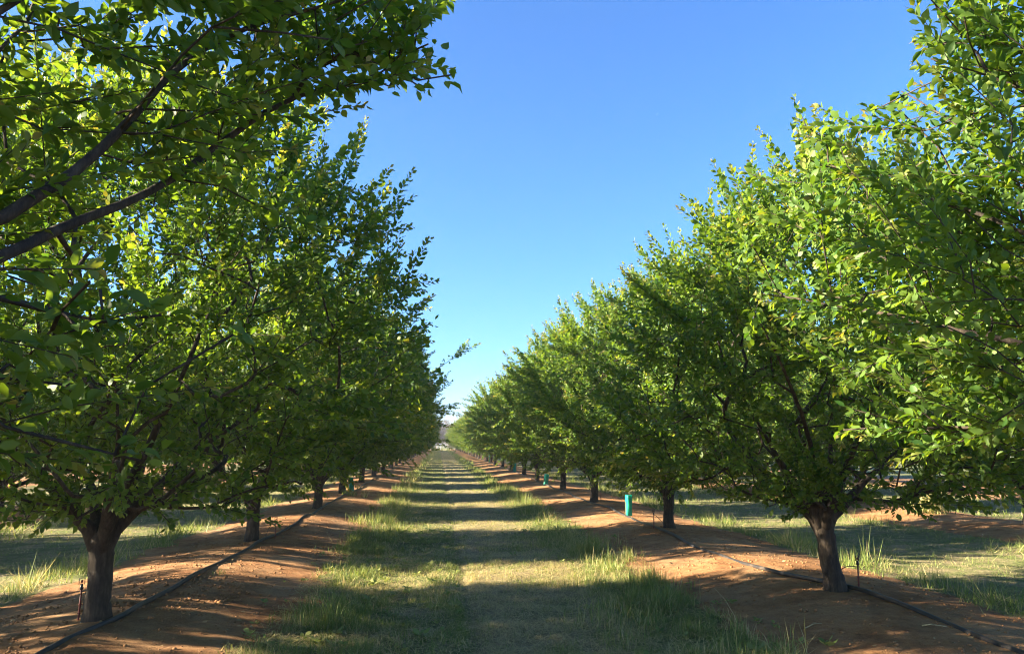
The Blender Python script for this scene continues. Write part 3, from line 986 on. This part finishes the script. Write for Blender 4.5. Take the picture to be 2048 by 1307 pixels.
parts = []
def lane_grass(c, y0, y1, dens, wscale, hscale, seg, main):
    x, y = scatter(c - 2.5, c + 2.5, y0, y1, dens)
    sm = soilmask(x, y)
    keep = rng.uniform(0, 1, len(x)) > sm * 1.15
    x, y = x[keep], y[keep]
    u = x - c
    patch = fbm(x, y, 1.3, 41); patch2 = fbm(x, y, 3.5, 43)
    if main:
        left = u < -0.25
        edge = np.clip((np.abs(u) - 1.0) / 0.6, 0, 1)
        cover = np.where(left, 0.85, 0.62) + 0.4 * edge + 0.9 * (patch - .5) + 0.5 * (patch2 - .5)
        cover = np.where(np.abs(u + .25) < .06, cover * .4, cover)
        green = np.where(left, 0.74, 0.36) + 0.45 * edge * (u > 0) + 1.5 * (patch - .5) + .4 * (patch2 - .5)
    else:
        left = u < 0
        edge = np.clip((np.abs(u) - 1.0) / 0.6, 0, 1)
        cover = 0.75 + 0.3 * edge + 0.9 * (patch - .5)
        green = 0.66 + 0.2 * edge + 1.3 * (patch - .5)
    tu = np.clip((fbm(x, y, 5.5, 71, 2) - .33) / .3, 0, 1)
    keep = rng.uniform(0, 1, len(x)) < np.clip(cover, .12, 1) * (.2 + .8 * tu)
    x, y, u, edge, green, patch2, tu = x[keep], y[keep], u[keep], edge[keep], green[keep], patch2[keep], tu[keep]
    green = green + .9 * (fbm(x, y, 3.1, 83, 2) - .5)
    n = len(x)
    tall = np.clip((fbm(x, y, .9, 47) - .47) * 6, 0, 1) * np.clip((patch2 - .3) * 3, 0, 1) * edge
    h = hscale * (.45 + 1.1 * tu) * rng.uniform(.02, .075, n) * (1 + edge * .4) * (1 + 2.0 * tall * rng.uniform(.5, 1.2, n))
    dry = (rng.uniform(0, 1, n) > np.clip(green, .05, .97)).astype(float) * rng.uniform(.55, 1, n) + rng.uniform(0, .15, n)
    lean = np.clip(rng.normal(.75, .3, n) - .35 * tall + .3 * (dry > .5), .05, 1.25)
    parts.append(blades(rng, x, y, h, wscale * rng.uniform(.0025, .005, n) * (1 + .4 * tall), lean, rng.uniform(.1, 1, n), np.clip(dry, 0, 1), seg))

lane_grass(0.58, 4.6, 9, 7000, 1.0, 1.0, 2, True)
lane_grass(0.58, 9, 14, 3600, 1.25, 1.05, 2, True)
lane_grass(0.58, 14, 24, 1150, 1.8, 1.1, 1, True)
lane_grass(0.58, 24, 48, 420, 3.2, 1.2, 1, True)
lane_grass(0.58, 48, 110, 90, 7, 1.4, 1, True)
lane_grass(0.58, 110, 210, 26, 16, 1.8, 1, True)
lane_grass(LANES[1], 6.5, 14, 900, 1.9, 1.2, 1, False)
lane_grass(LANES[1], 14, 40, 240, 4, 1.4, 1, False)
lane_grass(LANES[3], 6.5, 16, 900, 1.9, 1.3, 1, False)
lane_grass(LANES[3], 16, 45, 240, 4, 1.4, 1, False)
lane_grass(LANES[4], 14, 40, 80, 6, 1.4, 1, False)
V, F, A = join(parts)
setp(link('grass', mesh_np('grass', V, F, M_grass, A)), 'short mown grass covering the lanes between the rows', 'grass', kind='stuff')

# clumps of taller grass along the edges of the lane
parts = []
def clumps(c, offs, y0, y1, n, hmin, hmax, nb, wb, seg=2, dryp=.25):
    for _ in range(n):
        cy = rng.uniform(y0, y1); cx = c + rng.choice(offs) + rng.normal(0, .16)
        k = int(nb * rng.uniform(.5, 1.4)); s = rng.uniform(.05, .16)
        x = cx + rng.normal(0, s, k); y = cy + rng.normal(0, s * 1.3, k)
        h = rng.uniform(hmin, hmax) * rng.uniform(.45, 1.1, k)
        dry = (rng.uniform(0, 1, k) < dryp) * rng.uniform(.4, 1, k)
        parts.append(blades(rng, x, y, h, wb * rng.uniform(.7, 1.3, k), np.clip(rng.normal(.45, .25, k), .05, 1), rng.uniform(.2, 1, k), dry, seg))
clumps(0.58, [1.15, 1.5, 1.75, 1.9], 5, 13, 46, .08, .30, 80, .005, 2, .4)
clumps(0.58, [-1.9, -1.6, -1.1, -.5], 5, 13, 46, .06, .17, 70, .005, 2, .35)
clumps(0.58, [1.5, 1.75, 1.9], 13, 30, 75, .14, .34, 50, .009, 1)
clumps(0.58, [-1.9, -1.6], 13, 30, 70, .12, .32, 45, .009, 1)
clumps(0.58, [-1.8, 1.7], 30, 90, 130, .15, .35, 24, .03, 1)
clumps(LANES[1], [-1.7, 1.7, 1.4], 6.5, 26, 70, .1, .26, 40, .009, 1)
clumps(LANES[3], [-1.8, -1.5, 1.7], 6.5, 30, 90, .12, .34, 45, .009, 1)
clumps(0.58, [-1.2, -.7, -.3, .5, 1.0], 5, 14, 130, .04, .10, 60, .005, 2, .3)
clumps(0.58, [-1.0, -.4, .6, 1.1], 14, 30, 90, .05, .12, 30, .010, 1, .3)
V, F, A = join(parts)
setp(link('tall_grass', mesh_np('tall_grass', V, F, M_grass, A)), 'taller grass clumps along the edges of the grass lanes', 'grass', kind='stuff')

# cut straw lying flat on the lane
def straw(c, y0, y1, dens, w):
    x, y = scatter(c - 2.1, c + 2.1, y0, y1, dens)
    p = fbm(x, y, 1.1, 51)
    k = rng.uniform(0, 1, len(x)) < np.clip(.25 + 1.3 * (p - .4) + np.where((x > .33) & (x < 1.9), .35, 0), 0.05, 1)
    x, y = x[k], y[k]; n = len(x)
    az = rng.uniform(0, 6.28, n); L = rng.uniform(.04, .17, n)
    d = np.column_stack([np.cos(az), np.sin(az), rng.normal(0, .16, n)]) * L[:, None] / 2
    s = np.column_stack([-np.sin(az), np.cos(az), np.zeros(n)]) * (w * rng.uniform(.6, 1.3, n) / 2)[:, None]
    P = np.column_stack([x, y, gz(x, y) + rng.uniform(.008, .03, n)])
    V = np.stack([P - d - s, P - d + s, P + d + s * .5, P + d - s * .5], 1)
    b = (np.arange(n) * 4)[:, None]
    return V.reshape(-1, 3), [b + np.array([(0, 1, 2, 3)])], np.repeat(rng.uniform(.2, 1, n), 4), np.repeat(rng.uniform(.6, 1, n), 4)
pp = [straw(.58, 4.6, 12, 2000, .004), straw(.58, 12, 26, 520, .008)]
V = np.concatenate([p[0] for p in pp]); F = [np.concatenate([pp[0][1][0], pp[1][1][0] + len(pp[0][0])])]
setp(link('cut_straw', mesh_np('cut_straw', V, F, M_grass, {'tone': np.concatenate([p[2] for p in pp]), 'young': np.concatenate([p[3] for p in pp])})),
     'dry cut straw lying on the mown lane', 'straw', kind='stuff')

# clods on the berms
ico_t = (1 + 5 ** .5) / 2
IV = nrm(np.array([(-1, ico_t, 0), (1, ico_t, 0), (-1, -ico_t, 0), (1, -ico_t, 0), (0, -1, ico_t), (0, 1, ico_t), (0, -1, -ico_t), (0, 1, -ico_t), (ico_t, 0, -1), (ico_t, 0, 1), (-ico_t, 0, -1), (-ico_t, 0, 1)], float))
IF = np.array([(0, 11, 5), (0, 5, 1), (0, 1, 7), (0, 7, 10), (0, 10, 11), (1, 5, 9), (5, 11, 4), (11, 10, 2), (10, 7, 6), (7, 1, 8), (3, 9, 4), (3, 4, 2), (3, 2, 6), (3, 6, 8), (3, 8, 9), (4, 9, 5), (2, 4, 11), (6, 2, 10), (8, 6, 7), (9, 8, 1)])
def clods():
    x, y = [], []
    for (a, b, c, d, n) in ((-3.9, -1.3, 4.8, 14, 1500), (2.5, 5.6, 5, 14, 1500), (-3.0, -1.9, 7.2, 9.0, 260), (-4, -1.4, 14, 26, 500), (2.6, 5.4, 14, 26, 500)):
        x.append(rng.uniform(a, b, n)); y.append(rng.uniform(c, d, n))
    x = np.concatenate(x); y = np.concatenate(y)
    k = soilmask(x, y) > .5
    x, y = x[k], y[k]; n = len(x)
    r = 0.006 + 0.012 * rng.uniform(0, 1, n) ** 4 + 0.004 * rng.uniform(0, 1, n)
    hot = (x > -3.0) & (x < -1.9) & (y > 7.2) & (y < 9.0)
    r = np.where(hot, r * 1.35, r)
    V = IV[None] * (1 + rng.normal(0, .16, (n, 12, 1))) * r[:, None, None] * np.array([1, 1, .7])
    V = V + np.column_stack([x, y, gz(x, y) + r * .3])[:, None]
    F = (np.arange(n) * 12)[:, None, None] + IF[None]
    return mesh_np('soil_clods', V.reshape(-1, 3), [F.reshape(-1, 3)], M_clod, smooth=False)
setp(link('soil_clods', clods()), 'small red soil clods strewn over the bare berms', 'soil', kind='stuff')

# fallen leaves on the bare soil and flat broadleaf weeds on the lanes
def litter(n):
    x = np.concatenate([rng.uniform(-4.3, -1.2, n), rng.uniform(2.4, 5.8, n)]); y = 4.8 + 18 * rng.uniform(0, 1, 2 * n) ** 1.4
    k = rng.uniform(0, 1, 2 * n) < .15 + soilmask(x, y) * fbm(x, y, 1.2, 61) ** 2 * 2
    x, y = x[k], y[k]; n = len(x)
    az = rng.uniform(0, 6.28, n)
    ax = nrm(np.column_stack([np.cos(az), np.sin(az), rng.normal(0, .2, n)]))
    up = UP + rng.normal(0, .3, (n, 3)); nn = nrm(up - ax * (up * ax).sum(1)[:, None])
    return leaf_mesh('fallen_leaves', np.column_stack([x, y, gz(x, y) + .012]), ax, nn, rng.uniform(.02, .05, n), rng.uniform(0, 1, n), rng.uniform(.5, 1, n), 1, M_litter)
setp(link('fallen_leaves', litter(900)), 'dry fallen leaves and bits strewn over the soil berms', 'leaf litter', kind='stuff')
def rosettes(n):
    P_, A_, Ln = [], [], []
    x = np.concatenate([.58 + rng.choice([-1, 1], n) * np.abs(rng.normal(1.5, .4, n)), rng.uniform(-1, .3, n // 2)]); y = 5 + 14 * rng.uniform(0, 1, len(x)) ** 1.5
    for a, b in zip(x, y):
        m_ = rng.integers(5, 10); r_ = rng.uniform(.03, .075); a0 = rng.uniform(0, 6.28)
        for q in range(m_):
            az = a0 + q * 2.399; e = rng.uniform(.1, .8)
            P_.append((a, b, float(gz(a, b)) + .005 + .004 * q)); A_.append(nrm(np.array([math.cos(az), math.sin(az), e]))); Ln.append(r_ * rng.uniform(.7, 1.2))
    A_ = np.array(A_); up = UP + rng.normal(0, .25, A_.shape); nn = nrm(up - A_ * (up * A_).sum(1)[:, None])
    return leaf_mesh('broadleaf_weeds', np.array(P_), A_, nn, np.array(Ln), rng.uniform(.3, 1, len(Ln)), rng.uniform(0, .25, len(Ln)), 1, M_grass, .6)
setp(link('broadleaf_weeds', rosettes(260)), 'low broadleaf weeds growing among the mown grass', 'weeds', kind='stuff')

# ------------------------------------------------------------------ single weeds, tufts, twigs
def tuft(x, y, n, h, spread, label, dry=.3, w=.006, seed=1):
    r_ = np.random.default_rng(seed)
    bx = r_.normal(0, spread * .35, n); by = r_.normal(0, spread * .35, n)
    V, F, t, dr = blades(r_, bx * 0 + x + bx, by * 0 + y + by, h * r_.uniform(.5, 1.1, n), w * r_.uniform(.7, 1.3, n), np.clip(r_.normal(.5, .25, n), .05, 1.1),
                         r_.uniform(.2, 1, n), (r_.uniform(0, 1, n) < dry) * r_.uniform(.4, 1, n), 2)
    z = float(gz(x, y))
    V = V - np.array([x, y, z])
    o = link('grass_tuft', mesh_np('grass_tuft', V, F, M_grass, {'tone': t, 'young': dr}), None, (x, y, z))
    setp(o, label, 'grass tuft')
tuft(10.7, 16.2, 260, .75, .5, 'big grass tuft with tall stalks on the soil behind the right row', .4, .014, 3)
tuft(-2.5, 22.6, 90, .32, .35, 'low green weed patch on the left berm beside the hose', .1, .012, 5)
tuft(-2.05, 22.2, 22, .30, .10, 'small yellow weed alone on the left berm', .5, .012, 6)
tuft(-2.45, 9.2, 24, .09, .12, 'little weed on the left berm next to the hose', .3, .006, 8)

def stick(pts, r, label, name='dry_stem'):
    p = np.array(pts, float); c = p[0].copy()
    mb = MB(); mb.tube(p - c, np.linspace(r, r * .5, len(p)), 5)
    setp(link(name, mb.mesh(name, M_straw), None, Vector(c)), label, 'stem')
def gp(x, y, dz): return (x, y, float(gz(x, y)) + dz)
stick([gp(2.62, 6.75, 0.0), gp(2.60, 6.8, .12), gp(2.56, 6.9, .24), gp(2.5, 7.0, .33)], .003, 'thin dry stem leaning on the right berm edge near the camera')
stick([gp(3.95, 6.2, .008), gp(4.02, 6.2, .012), gp(4.12, 6.14, .008)], .006, 'short pale stick on bare soil near the right hose', 'stick')
stick([gp(3.1, 6.5, .008), gp(3.2, 6.55, .012), gp(3.26, 6.53, .008)], .005, 'small pale stick on the shaded right berm', 'stick')

# ------------------------------------------------------------------ two flying insects against the sky
def insect(loc, s, label):
    root = setp(empty('flying_insect', loc, 0.7), label, 'insect', 'insects in the air')
    b = MB(); b.tube([(-.5 * s, 0, 0), (-.35 * s, 0, 0), (-.1 * s, 0, .02 * s), (.05 * s, 0, .03 * s), (.2 * s, 0, .05 * s), (.38 * s, 0, .03 * s), (.48 * s, 0, 0)],
                     np.array([.02, .14, .18, .1, .2, .14, .03]) * s, 8)
    link('body', b.mesh('body', M_bee), root)
    for sy in (-1, 1):
        V = np.array([(.15, 0, .16), (.3, .35 * sy, .3), (.1, .75 * sy, .4), (-.2, .6 * sy, .36), (-.1, .2 * sy, .22)]) * s
        V = np.concatenate([V, V - np.array([0, 0, .012 * s])])
        link('wing', mesh_np('wing', V, [np.array([(0, 1, 2, 3, 4), (9, 8, 7, 6, 5)])], M_wing, smooth=False), root)
insect((0.18, 7.0, 2.53), .016, 'tiny dark insect in the sky gap low above the lane')
insect((2.10, 7.0, 4.86), .014, 'tiny dark insect high in the open blue sky')
# ------------------------------------------------------------------ thin morning haze over the whole orchard
b = MB(); b.box((0, 340, 5.6), (1300, 1120, 14.4))
hm = bpy.data.materials.new('haze'); hm.use_nodes = True
hn = hm.node_tree.nodes; hn.remove(hn['Principled BSDF'])
hv = hn.new('ShaderNodeVolumePrincipled')
hv.inputs['Density'].default_value = 0.0009
hv.inputs['Color'].default_value = (0.92, 0.95, 1.0, 1)
hv.inputs['Anisotropy'].default_value = 0.3
hm.node_tree.links.new(hv.outputs[0], hn['Material Output'].inputs['Volume'])
setp(link('haze', b.mesh('haze', hm, False)), 'thin pale haze in the air over the orchard', 'haze', kind='stuff')
